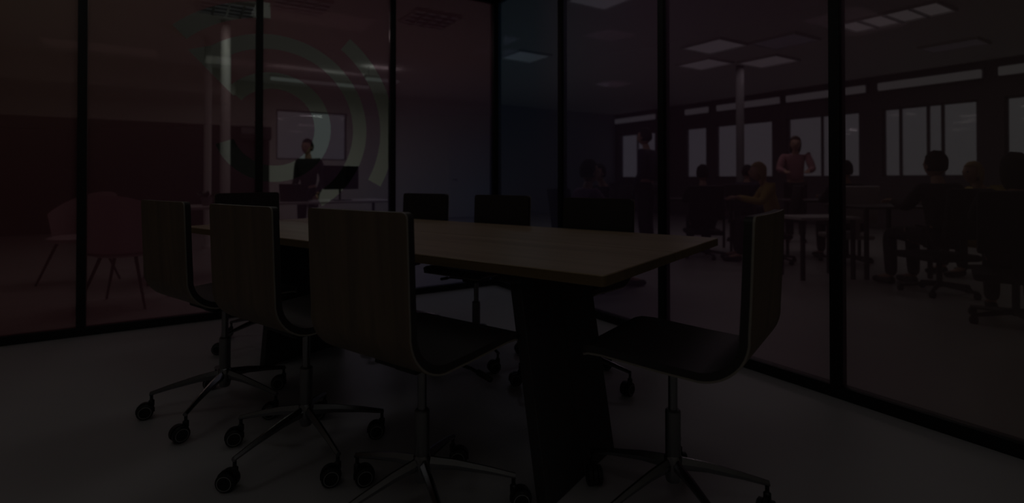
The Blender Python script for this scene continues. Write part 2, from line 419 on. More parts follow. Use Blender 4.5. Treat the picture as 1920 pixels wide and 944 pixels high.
# linear lamps over the windows
def strip_lamp(p0, p1, label):
    y1, _ = on_right(p0, XR-0.18); y0, _ = on_right(p1, XR-0.18)
    t = thing('strip_light', label, 'ceiling light', (XR-0.14, (y0+y1)/2, 2.78), 0, 'strip lights above the office windows')
    bm = bmesh.new(); box(bm, (0.10, 0, 0.09), (0.07, y1-y0, 0.20)); obj('housing', bm, M_pier, t)
    bm = bmesh.new(); box(bm, (0.03, 0, 0.08), (0.07, y1-y0-0.04, 0.15), None, 0.02); obj('diffuser', bm, M_strip, t)
for (p0, p1), l in zip(((1150, 1226), (1281, 1326), (1340, 1460), (1470, 1622), (1642, 1842), (1868, 1990)),
        ('above the farthest office window', 'above the narrow single-pane window', 'above the two-pane window behind the blond sitter', 'above the window behind the glass post', 'above the window with several muntins', 'above the window at the frame edge')):
    strip_lamp(p0, p1, 'long white light strip ' + l)
# strips beyond the left wall hang under the office ceiling
def hung_strip(p0, p1, yw, z, label, watts=90):
    x0, _ = on_back(p0, yw); x1, _ = on_back(p1, yw)
    t = thing('hanging_strip_light', label, 'ceiling light', ((x0+x1)/2, yw, z), 0, 'hanging strip lights')
    L = x1-x0
    bm = bmesh.new(); box(bm, (0, 0, 0.05), (L, 0.12, 0.05)); obj('housing', bm, M_white, t)
    bm = bmesh.new(); box(bm, (0, 0, 0.0), (L-0.03, 0.10, 0.05), None, 0.015); obj('diffuser', bm, M_strip, t)
    ld = bpy.data.lights.new('strip_lamp', 'AREA'); ld.shape = 'RECTANGLE'; ld.size = L-0.06; ld.size_y = 0.08; ld.energy = watts
    lo = bpy.data.objects.new('strip_lamp', ld); COL.objects.link(lo); lo.parent = t; lo.location = (0, 0, -0.04)
    lu = bpy.data.objects.new('added_ceiling_fill', ld.copy()); lu.data.energy = watts*0.04; COL.objects.link(lu); lu.parent = t; lu.location = (0, 0, 0.09); lu.rotation_euler = (PI, 0, 0)  # upward light added to brighten the office ceiling
    for sx in (-0.4, 0.4):
        bm = bmesh.new(); tube(bm, [(sx*L, 0, 0.07), (sx*L, 0, OZ-z)], 0.004, 6); obj('hanger', bm, M_steel, t)
hung_strip(505, 692, 6.2, 2.86, 'longer hanging white strip light crossing the rings of the logo')
hung_strip(684, 748, 5.3, 2.86, 'shorter hanging white strip light beside the second glass post')

def troffer(px, py, label, lx=0.62, ly=0.62, dim=False, cells=None, rz=0.0, z=OZ, p=None, watts=None):
    p = p or at_z(px, py, z)
    t = thing('office_troffer', label, 'ceiling light', (p.x, p.y, z), rz, 'troffers in the office ceiling')
    bm = bmesh.new()
    for sx in (-1, 1): box(bm, (sx*(lx/2-0.01), 0, -0.02), (0.02, ly, 0.04))
    for sy in (-1, 1): box(bm, (0, sy*(ly/2-0.01), -0.02), (lx-0.04, 0.02, 0.04))
    obj('frame', bm, M_white, t)
    bm = bmesh.new(); box(bm, (0, 0, -0.012), (lx-0.04, ly-0.04, 0.012)); obj('diffuser', bm, M_lamp_dim if dim else M_lamp, t)
    ld = bpy.data.lights.new('troffer_light', 'AREA'); ld.shape = 'RECTANGLE'; ld.size = lx-0.06; ld.size_y = ly-0.06
    ld.energy = watts or OFFICE_WATTS*(0.6 if dim else 1.0); ld.color = (1.0, 0.99, 0.95)
    lo = bpy.data.objects.new('troffer_light', ld); COL.objects.link(lo); lo.parent = t; lo.location = (0, 0, -0.055)
    if cells:
        for i in range(1, cells[0]):
            bm = bmesh.new(); box(bm, (-lx/2+lx*i/cells[0], 0, -0.032), (0.022, ly-0.04, 0.03)); obj('slat', bm, M_louvre, t)
        for i in range(1, cells[1]):
            bm = bmesh.new(); box(bm, (0, -ly/2+ly*i/cells[1], -0.032), (lx-0.04, 0.022, 0.03)); obj('slat', bm, M_louvre, t)
troffer(1676, 30, 'large bright troffer in four bays at the top beyond the right glass', 0.62, 1.15, cells=(1, 4))
troffer(1340, 84, 'bright square troffer, nearest of the pair beside the glass post', 0.72, 0.72)
troffer(1322, 118, 'bright square troffer behind the nearest of the pair', 0.72, 0.72)
troffer(1441, 113, 'bright square troffer above the slim office column', 0.75, 0.75)
troffer(1472, 75, 'unlit looking square troffer beside the bright ones', 0.72, 0.72, dim=True)
troffer(1790, 83, 'dim bluish troffer in front of the longest light strip', 0.60, 0.75, dim=True)
troffer(985, 104, 'bright square troffer behind the blue glass at the room corner', 0.66, 0.66)
troffer(806, 33, 'gridded square troffer behind the third pane of the left glass', 0.62, 0.62, dim=True, cells=(4, 4), watts=40)
troffer(563, 6, 'gridded square troffer above the upper arc of the logo', 0.62, 0.62, dim=True, cells=(4, 4), watts=40)
troffer(426, 13, 'gridded square troffer behind the top of the slim column', 0.62, 0.62, dim=True, cells=(4, 4), watts=34)
troffer(1130, -8, 'square troffer cut by the top edge of the view', 0.62, 0.62)

for x, y, wt, l in ((-5.0, 1.6, 10, 'first added out-of-view fill lamp along the left glass wall, over the pale shell armchairs'), (-2.6, 1.2, 26, 'second added out-of-view fill lamp along the left glass wall, outside the logo panes'),
        (-5.3, 4.0, 40, 'added out-of-view fill lamp one row behind the pale shell armchairs'), (1.7, -2.9, 22, 'added out-of-view fill lamp along the right glass wall, outside its middle panes'), (4.2, -4.2, 22, 'added out-of-view fill lamp nearest to the end of the right glass wall')):
    troffer(0, 0, l, p=Vector((x, y, OZ)), watts=wt)  # extra lamps out of view, added to brighten the office and the film
def column(px, d, r, z1, label, mat=None):
    p = at(px, d); bm = bmesh.new(); lathe(bm, [(r*1.3, -0.01), (r*1.3, 0.03), (r, 0.035), (r, z1)], 20, Matrix.Translation((p.x, p.y, 0)))
    tag(obj('office_column', bm, mat or M_white, None, 40), label, 'column', 'slim office columns')
column(422, 6.95, 0.060, OZ, 'slim white column running up behind the logo to a gridded troffer')
column(389, 7.8, 0.050, 2.62+0.48, 'slimmer white column just beside the taller white column')
column(1388, 9.7, 0.07, OZ, 'slim grey column between two office windows', M_pot)

# wall-mounted shelf box on the dark wall
p0 = on_back(447, YB)[0]; p1 = on_back(505, YB)[0]
t = thing('wall_cabinet', 'black wall cabinet with a pale end panel on the dark wall', 'cabinet', ((p0+p1)/2, YB-0.15, 1.85), 0)
bm = bmesh.new(); box(bm, (0, 0, 0.14), (p1-p0, 0.3, 0.28), None, 0.01); obj('carcass', bm, M_plastic, t)
bm = bmesh.new(); box(bm, (-(p1-p0)*0.25, -0.155, 0.18), ((p1-p0)*0.42, 0.012, 0.12)); obj('door', bm, M_pot, t)

# ------------------------------------------------------------------ meeting chairs
W = 0.408
def profile(n_arc=10):
    """outer line of the bent shell in (y, z), from the top of the back to the front of the seat"""
    P = [(-0.262, 0.915), (-0.256, 0.80), (-0.249, 0.70), (-0.243, 0.63)]
    cy, cz, R = -0.108, 0.622, 0.135
    for i in range(1, n_arc+1):
        a = PI + (PI/2-0.06)*i/n_arc
        P.append((cy+R*math.cos(a), cz+R*math.sin(a)))
    P += [(-0.02, 0.4905), (0.08, 0.4965), (0.155, 0.5010), (0.196, 0.4995), (0.219, 0.492)]
    return P
def sheet(bm, t0, t1, inset=0.0, mats=(0, 1), corner=0.035):
    """bent board between offsets t0 and t1 from the outer line (towards the sitter)"""
    P = [Vector((0, y, z)) for y, z in profile()]
    n = len(P); nrm = []
    for i in range(n):
        tg = (P[min(i+1, n-1)]-P[max(i-1, 0)]).normalized(); nrm.append(Vector((0, -tg.z, tg.y)))
    L = [0.0]
    for i in range(1, n): L.append(L[-1]+(P[i]-P[i-1]).length)
    # refine both ends for rounded corners
    def lerp(s):
        s = max(0, min(L[-1], s))
        for i in range(1, n):
            if s <= L[i]:
                f = (s-L[i-1])/(L[i]-L[i-1]); return P[i-1].lerp(P[i], f), nrm[i-1].lerp(nrm[i], f).normalized()
    ss = sorted(set([round(inset+x, 5) for x in (0, 0.0015, 0.004, 0.009, corner)] + [round(L[-1]-inset-x, 5) for x in (0, 0.0015, 0.004, 0.009, corner)] + [round(v, 5) for v in L[1:-1] if corner+inset < v < L[-1]-corner-inset]))
    us = [-1, -0.75, -0.5, -0.25, 0, 0.25, 0.5, 0.75, 1]
    rows0, rows1 = [], []
    for s in ss:
        p, nn = lerp(s)
        e = min(s-inset, L[-1]-inset-s)
        hw = W/2-inset
        if e < corner: hw -= corner-math.sqrt(max(0, corner**2-(corner-e)**2))
        backness = max(0.0, min(1.0, (p.z-0.55)/0.3))
        r0, r1 = [], []
        for u in us:
            bow = 0.010*backness*(u*u)          # the back is slightly hollow
            q = p + Vector((u*hw, bow, 0))
            r0.append(bm.verts.new(q+nn*t0)); r1.append(bm.verts.new(q+nn*t1))
        rows0.append(r0); rows1.append(r1)
    for i in range(len(ss)-1):
        for j in range(len(us)-1):
            f = bm.faces.new((rows0[i][j], rows0[i][j+1], rows0[i+1][j+1], rows0[i+1][j])); f.material_index = mats[0]
            f = bm.faces.new((rows1[i][j], rows1[i+1][j], rows1[i+1][j+1], rows1[i][j+1])); f.material_index = mats[0]
        for j in (0, len(us)-1):
            f = bm.faces.new((rows0[i][j], rows0[i+1][j], rows1[i+1][j], rows1[i][j])); f.material_index = mats[1]
    for i in (0, len(ss)-1):
        for j in range(len(us)-1):
            f = bm.faces.new((rows0[i][j], rows1[i][j], rows1[i][j+1], rows0[i][j+1])); f.material_index = mats[1]
    return bm
def make_chair():
    t = thing('meeting_chair', 'x', 'chair')
    obj('shell', sheet(bmesh.new(), 0.0, 0.0055, 0.0, (0, 1), 0.016), [M_walnut, M_edge], t, 45)
    bm = sheet(bmesh.new(), 0.0056, 0.026, 0.0015, (0, 0), 0.016); obj('upholstery', bm, M_pad, t, 60)
    bm = bmesh.new(); box(bm, (0, 0.0, 0.470), (0.17, 0.22, 0.022), None, 0.004); box(bm, (0, 0.0, 0.450), (0.09, 0.14, 0.03), None, 0.006); obj('seat_mechanism', bm, M_plastic, t)
    bm = bmesh.new(); tube(bm, [(0.04, 0.05, 0.45), (0.15, 0.05, 0.445), (0.19, 0.05, 0.435)], 0.005, 8); tube(bm, [(0.175, 0.05, 0.44), (0.225, 0.05, 0.428)], [0.009, 0.008], 8); obj('lever', bm, M_plastic, t, 40)
    bm = bmesh.new(); lathe(bm, [(0.0135, 0.29), (0.0135, 0.44)], 20); obj('gas_lift', bm, M_chrome, t, 40)
    bm = bmesh.new(); lathe(bm, [(0.0215, 0.175), (0.0225, 0.18), (0.0225, 0.308), (0.019, 0.312)], 24); obj('column_sleeve', bm, M_steel, t, 40)
    return t
def make_base(t, ang, trail):
    """five-star base: hub, arms and casters; ang is the direction of one arm in the chair's own frame"""
    bm = bmesh.new(); lathe(bm, [(0.018, 0.098), (0.021, 0.102), (0.026, 0.125), (0.026, 0.172), (0.022, 0.178)], 24); obj('hub', bm, M_chrome, t, 40)
    rr = 0.275
    for k in range(5):
        a = ang+2*PI*k/5
        bm = bmesh.new(); pr = []
        for r, z, hw, hh in ((0.020, 0.152, 0.0125, 0.019), (0.10, 0.142, 0.0115, 0.0145), (0.20, 0.120, 0.0100, 0.0105), (rr+0.006, 0.0985, 0.0085, 0.0075)):
            pr.append([bm.verts.new((r, y, z+q)) for y, q in ((-hw*0.9, -hh*0.6), (-hw*0.45, -hh), (hw*0.45, -hh), (hw*0.9, -hh*0.6), (hw, hh*0.1), (hw*0.28, hh), (-hw*0.28, hh), (-hw, hh*0.1))])
        for i in range(3):
            for j in range(8): bm.faces.new((pr[i][j], pr[i][(j+1) % 8], pr[i+1][(j+1) % 8], pr[i+1][j]))
        bm.faces.new(pr[0][::-1]); bm.faces.new(pr[-1])
        arm = obj('base_arm', bm, M_chrome, t, 35); arm.rotation_euler = (0, 0, a)
        # caster: swivels freely
        sw = trail + random.uniform(-0.45, 0.45)
        bm = bmesh.new()
        lathe(bm, [(0.006, 0.05), (0.006, 0.092)], 10, Matrix.Translation((0.0, 0, 0)))
        lathe(bm, [(0.010, 0.048), (0.011, 0.052), (0.011, 0.070), (0.007, 0.074)], 12)
        # hood over the twin wheels
        n = 9; A = []; 
        for i in range(n+1):
            th = math.radians(-12+205*i/n)
            A.append((0.022+0.034*math.cos(th), 0.031+0.034*math.sin(th)))
        v0 = [bm.verts.new((x, -0.006, z)) for x, z in A]; v1 = [bm.verts.new((x, 0.006, z)) for x, z in A]
        w0 = [bm.verts.new((0.022+(x-0.022)*0.62, -0.006, 0.031+(z-0.031)*0.62)) for x, z in A]; w1 = [bm.verts.new((0.022+(x-0.022)*0.62, 0.006, 0.031+(z-0.031)*0.62)) for x, z in A]
        for i in range(n):
            bm.faces.new((v0[i], v0[i+1], v1[i+1], v1[i])); bm.faces.new((w0[i], w1[i], w1[i+1], w0[i+1]))
            bm.faces.new((v0[i], w0[i], w0[i+1], v0[i+1])); bm.faces.new((v1[i], v1[i+1], w1[i+1], w1[i]))
        bm.faces.new((v0[0], v1[0], w1[0], w0[0])); bm.faces.new((v0[n], w0[n], w1[n], v1[n]))
        cs = obj('caster', bm, M_plastic, t, 40); cs.location = (rr*math.cos(a), rr*math.sin(a), 0); cs.rotation_euler = (0, 0, sw)
        for sgn in (-1, 1):
            bm = bmesh.new()
            M = Matrix.Translation((0.022, sgn*0.016, 0.031)) @ Matrix.Rotation(-sgn*PI/2, 4, 'X')
            lathe(bm, [(0.027, -0.009), (0.0308, -0.006), (0.0308, 0.005), (0.0235, 0.0098), (0.0212, 0.0098), (0.0195, 0.007)], 22, M)
            for f in bm.faces:
                c = M.inverted() @ f.calc_center_median(); rad = math.hypot(c.x, c.y)
                f.material_index = 1 if (0.0205 < rad < 0.0235 and c.z > 0.008) else 0
            wv = obj('wheel', bm, [M_plastic, M_ring], cs, 40)
CH = make_chair()
first = [True]
N_C = Vector((0.2486, 1.43)); LDIR = Vector((-0.8085, 0.5885)); WDIR = Vector((0.591, 0.807))      # table frame in camera plan
YAW = math.atan2(RT.y, RT.x)
ANG_W = math.atan2(WDIR.y, WDIR.x)+YAW; ANG_L = math.atan2(LDIR.y, LDIR.x)+YAW
def tab(l, w, z=0.0):
    c = N_C + LDIR*l + WDIR*w
    return ad(c.x, c.y, z)
def place_chair(pos, facing, base_cam_deg, label, lift=0.0, trail=200, slide=0.0):
    if first[0]: t = CH; first[0] = False
    else:
        t = CH.copy(); COL.objects.link(t)
        for ch in PROTO:
            c = ch.copy(); COL.objects.link(c); c.parent = t
    rz = facing-PI/2
    t.location = (pos.x, pos.y, 0); t.rotation_euler = (0, 0, rz)
    t['label'] = label; t['group'] = 'chairs around the meeting table'
    for c in t.children:
        if c.name.split('.')[0] in ('shell', 'upholstery', 'seat_mechanism', 'lever', 'gas_lift'): c.location.z = lift; c.location.y = slide if c.name.split('.')[0] in ('shell', 'upholstery') else 0.0
    make_base(t, math.radians(base_cam_deg)+YAW-rz, math.radians(trail)+YAW-rz)
    return t
PROTO = list(CH.children)
place_chair(tab(0.512, -0.176), ANG_W, 5, 'walnut shell chair with its back to the view, nearest to the near table end', 0.005, 15)
place_chair(tab(1.118, -0.172), ANG_W, 24, 'walnut shell chair with its back to the view, middle one of the near row', 0.0, 205)
place_chair(tab(1.735, -0.170), ANG_W, 54, 'walnut shell chair with its back to the view, nearest to the left glass wall', 0.0, 215)
place_chair(ad(0.482, 1.588), ANG_L, -3, 'shell chair at the near table end, seen from its side with the seat in view', -0.004, 250, -0.020)
place_chair(tab(0.645, 0.99), ANG_W+PI, -30, 'chair across the table in front of the right glass wall, black seat side in view', -0.015)
place_chair(tab(1.289, 1.0), ANG_W+PI, 10, 'chair across the table right in front of the room corner', -0.010)
place_chair(tab(1.936, 1.0), ANG_W+PI, 30, 'chair across the table in front of the third left glass pane', -0.010)
place_chair(tab(2.50, 0.45), ANG_L+PI, 20, 'chair at the far table end, black upholstered side facing the view', 0.0)

# ------------------------------------------------------------------ meeting table
TL, TW, TH, TT = 2.57, 1.144, 0.74, 0.032
o = tab(0, 0)
t = thing('meeting_table', 'long oak meeting table on black panel legs, chairs all around', 'table', (o.x, o.y, 0), ANG_L)
# local frame: x along the table from the near end, y = across (towards the far side is -y or +y)
SY = 1 if (math.cos(ANG_W-ANG_L-PI/2) > 0) else -1
def board(w0, w1, nm):
    r = 0.018; bm = bmesh.new()
    lo, hi = w0, w1
    pts = []
    def arc(cx, cy, a0, a1):
        for i in range(6):
            a = math.radians(a0+(a1-a0)*i/5); pts.append((cx+r*math.cos(a), cy+r*math.sin(a)))
    if w0 == 0.0:
        arc(r, lo+r, 180, 270); arc(TL-r, lo+r, 270, 360); pts.append((TL, hi)); pts.append((0, hi))
    else:
        pts.append((0, lo)); pts.append((TL, lo)); arc(TL-r, hi-r, 0, 90); arc(r, hi-r, 90, 180)
    n = len(pts); c = 0.003
    cx = sum(p[0] for p in pts)/n; cy = sum(p[1] for p in pts)/n
    def ring(z, ins): return [bm.verts.new((x+(ins if x < cx else -ins), SY*(y+(ins if y < cy else -ins)), z)) for x, y in pts]
    R0, R1, R2 = ring(TH-TT, 0.0), ring(TH-c, 0.0), ring(TH, c*0.6)
    fs = bm.faces.new(R2); fs.material_index = 0
    f = bm.faces.new(R0); f.material_index = 1
    for A, B in ((R0, R1), (R1, R2)):
        for i in range(n):
            f = bm.faces.new((A[i], A[(i+1) % n], B[(i+1) % n], B[i])); f.material_index = 1 if A is R0 else 0
    obj(nm, bm, [M_oak, M_oak_edge], t)
board(0.0, TW/2-0.0018, 'top_board'); board(TW/2+0.0018, TW, 'top_board')
def leg(l_out, l_in, w0, w1, lean):
    """panel leg: l_out/l_in outer and inner face at the floor, lean = shift of the top along the table"""
    zt = TH-TT-0.03
    for a, b in ((w0, (w0+w1)/2-0.002), ((w0+w1)/2+0.002, w1)):
        bm = bmesh.new(); 
        hexa(bm, [(l_out, SY*a, 0), (l_in, SY*a, 0), (l_in, SY*b, 0), (l_out, SY*b, 0), (l_out+lean, SY*a, zt), (l_in+lean, SY*a, zt), (l_in+lean, SY*b, zt), (l_out+lean, SY*b, zt)])
        bmesh.ops.recalc_face_normals(bm, faces=bm.faces)
        bmesh.ops.bevel(bm, geom=list(bm.edges), offset=0.002, segments=1, affect='EDGES')
        obj('leg_panel', bm, M_leg, t)
    bm = bmesh.new(); box(bm, ((l_out+l_in)/2+lean, SY*(w0+w1)/2, TH-TT-0.015), (0.09, w1-w0+0.06, 0.03)); obj('mounting_plate', bm, M_leg, t)
leg(0.212, 0.254, 0.056, 0.515, 0.105)
leg(2.13, 2.085, 0.20, 0.70, -0.105)
bm = bmesh.new(); box(bm, (1.15, SY*0.42, TH-TT-0.036), (1.5, 0.10, 0.05)); obj('beam', bm, M_leg, t)

# ------------------------------------------------------------------ furniture beyond the glass
def office_desk(p, rz, label, lx=1.6, ly=0.8, z=0.725):
    t = thing('office_desk', label, 'desk', (p.x, p.y, -0.012), rz, 'office desks beyond the glass')
    bm = bmesh.new(); box(bm, (0, 0, z), (lx, ly, 0.028), None, 0.004); obj('desktop', bm, M_desk, t)
    for sx in (-1, 1):
        for sy in (-1, 1):
            bm = bmesh.new(); box(bm, (sx*(lx/2-0.05), sy*(ly/2-0.05), z/2-0.007), (0.032, 0.032, z-0.014)); obj('leg', bm, M_plastic, t)
    return t
def laptop(p, rz, z, label):
    t = thing('laptop', label, 'laptop', (p.x, p.y, z), rz, 'laptops on office desks')
    bm = bmesh.new(); box(bm, (0, 0, 0.008), (0.33, 0.23, 0.016), None, 0.003); obj('keyboard_base', bm, M_pot, t)
    bm = bmesh.new(); box(bm, (0, 0.145, 0.115), (0.33, 0.008, 0.215), Matrix.Rotation(math.radians(-14), 3, 'X'), 0.003); obj('lid', bm, M_screen, t)
def shell_chair(p, rz, label, mat):
    t = thing('shell_armchair', label, 'chair', (p.x, p.y, -0.012), rz, 'pale shell armchairs beyond the left glass')
    bm = bmesh.new(); n = 14; rings = []
    for i in range(9):
        f = i/8; z = 0.42+0.47*f; row = []
        for k in range(n+1):
            th = PI*1.12*(k/n-0.5)-PI/2
            rr = 0.25+0.05*f
            top = z if f < 0.01 else 0.42+(z-0.42)*(0.50+0.5*max(0, math.cos((k/n-0.5)*PI*0.95)))
            row.append(bm.verts.new((rr*math.cos(th)*1.02, rr*math.sin(th)*0.98, top)))
        rings.append(row)
    for i in range(8):
        for k in range(n): bm.faces.new((rings[i][k], rings[i][k+1], rings[i+1][k+1], rings[i+1][k]))
    r = bmesh.ops.solidify(bm, geom=bm.faces[:], thickness=0.014)
    obj('back_shell', bm, mat, t, 50)
    bm = bmesh.new(); lathe(bm, [(0.19, 0.40), (0.245, 0.425), (0.25, 0.445), (0.20, 0.462), (0.05, 0.466)], 24); obj('seat', bm, mat, t, 50)
    for sx in (-1, 1):
        for sy in (-1, 1):
            bm = bmesh.new(); tube(bm, [(sx*0.12, sy*0.11, 0.41), (sx*0.235, sy*0.22, 0.0)], [0.014, 0.009], 8); obj('leg', bm, M_plastic, t, 40)
def task_chair(p, rz, mat, label, group='task chairs at the office desks'):
    t = thing('task_chair', label, 'chair', (p.x, p.y, -0.012), rz, group)
    bm = bmesh.new(); box(bm, (0, 0.03, 0.330), (0.46, 0.44, 0.06), None, 0.025); obj('seat', bm, mat, t, 40)
    bm = bmesh.new(); box(bm, (0, -0.27, 0.72), (0.42, 0.05, 0.44), Matrix.Rotation(math.radians(8), 3, 'X'), 0.02); box(bm, (0, -0.225, 0.44), (0.06, 0.02, 0.20)); obj('backrest', bm, mat, t, 40)
    bm = bmesh.new(); lathe(bm, [(0.022, 0.06), (0.022, 0.305)], 14); obj('post', bm, M_plastic, t, 40)
    for k in range(5):
        bm = bmesh.new(); a = 2*PI*k/5; tube(bm, [(0, 0, 0.09), (0.29*math.cos(a), 0.29*math.sin(a), 0.055)], [0.022, 0.013], 8); lathe(bm, [(0.02, 0.0), (0.027, 0.015), (0.027, 0.035), (0.018, 0.05)], 10, Matrix.Translation((0.28*math.cos(a), 0.28*math.sin(a), 0))); obj('leg', bm, M_plastic, t, 40)
    return t
shell_chair(at(236, 4.30), math.radians(-20), 'pale pink shell armchair on dark splayed legs beside the nearest walnut chair', M_shellpink)
shell_chair(at(150, 5.2), math.radians(140), 'farther pale shell armchair partly behind the black glass post', M_shellpink)
office_desk(at(375, 5.5), math.radians(5), 'white office desk behind the pale shell armchairs', 1.0, 0.6)
office_desk(at(610, 6.9), 0.0, 'white office desk below the window behind the logo', 1.6, 0.8)
laptop(at(555, 6.6), math.radians(160), 0.727, 'dark laptop on the white desk behind the logo')
# monitors on the desk behind the logo
def monitor(p, rz, z, label):
    t = thing('desk_monitor', label, 'monitor', (p.x, p.y, z), rz)
    bm = bmesh.new(); box(bm, (0, 0, 0.006), (0.22, 0.16, 0.012), None, 0.003); obj('foot', bm, M_plastic, t)
    bm = bmesh.new(); tube(bm, [(0, 0.03, 0.01), (0, 0.03, 0.25)], 0.014, 8); obj('stand', bm, M_plastic, t, 40)
    bm = bmesh.new(); box(bm, (0, 0, 0.30), (0.52, 0.03, 0.31), None, 0.006); obj('display', bm, M_screen, t)
monitor(at(640, 6.9), math.radians(20), 0.727, 'black monitor on the white desk behind the logo')
# leafy plant on the far desk
p = at(388, 5.5)
t = thing('potted_plant', 'small dark leafy plant in a grey pot on the far white desk', 'plant', (p.x, p.y, 0.727), 0)
bm = bmesh.new(); lathe(bm, [(0.04, 0.0), (0.055, 0.09), (0.05, 0.09), (0.045, 0.07)], 16); obj('pot', bm, M_pot, t, 40)
for i in range(16):
    a = random.uniform(0, 2*PI); L = random.uniform(0.08, 0.16); up = random.uniform(0.4, 1.1)
    d = Vector((math.cos(a), math.sin(a), up)).normalized(); sd = Vector((-math.sin(a), math.cos(a), 0))*0.022; b = Vector((0, 0, 0.075))
    bm = bmesh.new(); v = [bm.verts.new(b), bm.verts.new(b+d*L*0.5+sd), bm.verts.new(b+d*L), bm.verts.new(b+d*L*0.5-sd), bm.verts.new(b+d*L*0.5+Vector((0, 0, 0.01)))]
    for q in ((0, 1, 4), (1, 2, 4), (2, 3, 4), (3, 0, 4)): bm.faces.new([v[k] for k in q])
    obj('leaf', bm, M_leaf, t)

# ------------------------------------------------------------------ people
def skinned(verts, edges, rad, root=0, levels=2):
    me = bpy.data.meshes.new('skin'); me.from_pydata(verts, edges, []); o = bpy.data.objects.new('skin', me); COL.objects.link(o)
    md = o.modifiers.new('s', 'SKIN'); md.use_smooth_shade = True; md.branch_smoothing = 0.4
    for i, r in enumerate(rad):
        sv = me.skin_vertices[0].data[i]; sv.radius = r if isinstance(r, tuple) else (r, r); sv.use_root = (i == root)
    sb = o.modifiers.new('d', 'SUBSURF'); sb.levels = levels
    bpy.context.view_layer.update(); dg = bpy.context.evaluated_depsgraph_get()
    out = bpy.data.meshes.new_from_object(o.evaluated_get(dg)); bpy.data.objects.remove(o); return out
def head_bm(bm, c):
    r = bmesh.ops.create_uvsphere(bm, u_segments=20, v_segments=14, radius=1.0)
    for v in r['verts']:
        x, y, z = v.co
        w = 0.074*(1-0.18*max(0, -z)); yy = y*0.092
        if y > 0 and z < 0: yy *= 1-0.12*z*z
        n = math.exp(-((x/0.16)**2+((z+0.12)/0.22)**2)) if y > 0 else 0          # nose
        e = math.exp(-(((abs(x)-0.42)/0.16)**2+((z-0.05)/0.12)**2)) if y > 0 else 0  # eye sockets
        mth = math.exp(-((x/0.3)**2+((z+0.5)/0.06)**2)) if y > 0 else 0
        v.co = Vector((x*w, yy+0.024*n-0.008*e-0.004*mth, z*0.115))+c
    for s in (-1, 1):
        q = bmesh.ops.create_uvsphere(bm, u_segments=8, v_segments=6, radius=1.0)
        for v in q['verts']: v.co = Vector((v.co.x*0.012+s*0.074, v.co.y*0.02-0.005, v.co.z*0.032-0.005))+c
def hair_bm(c, long=False):
    bm = bmesh.new(); bmesh.ops.create_uvsphere(bm, u_segments=20, v_segments=14, radius=1.0)
    for v in bm.verts:
        x, y, z = v.co
        k = 1.0+0.05*math.sin(9*x+4*z)*math.cos(7*y)
        v.co = Vector((x*0.086*k, (y*0.100-0.014)*k, z*0.118*k+0.018))
        if long and v.co.z < 0 and y < -0.05: v.co.z -= 0.10*min(1, -z); v.co.x *= 1.1
    bmesh.ops.delete(bm, geom=[v for v in bm.verts if (v.co.y > 0.035 and v.co.z < 0.055) or (v.co.z < -0.06 and (not long or v.co.y > -0.03))], context='VERTS')
    for v in bm.verts: v.co += c
    bmesh.ops.solidify(bm, geom=bm.faces[:], thickness=0.006)
    return bm
def hand(bm_list, wrist, direc, side):
    d = direc.normalized(); lat = d.cross(Vector((0, 0, 1))).normalized(); dn = Vector((0, 0, -1))
    palm = wrist+d*0.06
    V = [wrist, wrist+d*0.045, palm+d*0.02]; E = [(0, 1), (1, 2)]; R = [(0.024, 0.017), (0.036, 0.014), (0.036, 0.012)]
    bm_list.append(skinned([tuple(v) for v in V], E, R, 0, 1))
    for k, (off, ln) in enumerate(((-0.027, 0.068), (-0.009, 0.078), (0.009, 0.072), (0.026, 0.056))):
        b = palm+lat*off; V = [b, b+d*ln*0.45+dn*0.006, b+d*ln*0.78+dn*0.02, b+d*ln+dn*0.036]
        bm_list.append(skinned([tuple(v) for v in V], [(0, 1), (1, 2), (2, 3)], [0.009, 0.0088, 0.008, 0.007], 0, 1))
    b = wrist+d*0.025-lat*side*0.02; V = [b, b-lat*side*0.03+d*0.02+dn*0.008, b-lat*side*0.036+d*0.048+dn*0.016]
    bm_list.append(skinned([tuple(v) for v in V], [(0, 1), (1, 2)], [0.012, 0.010, 0.008], 0, 1))
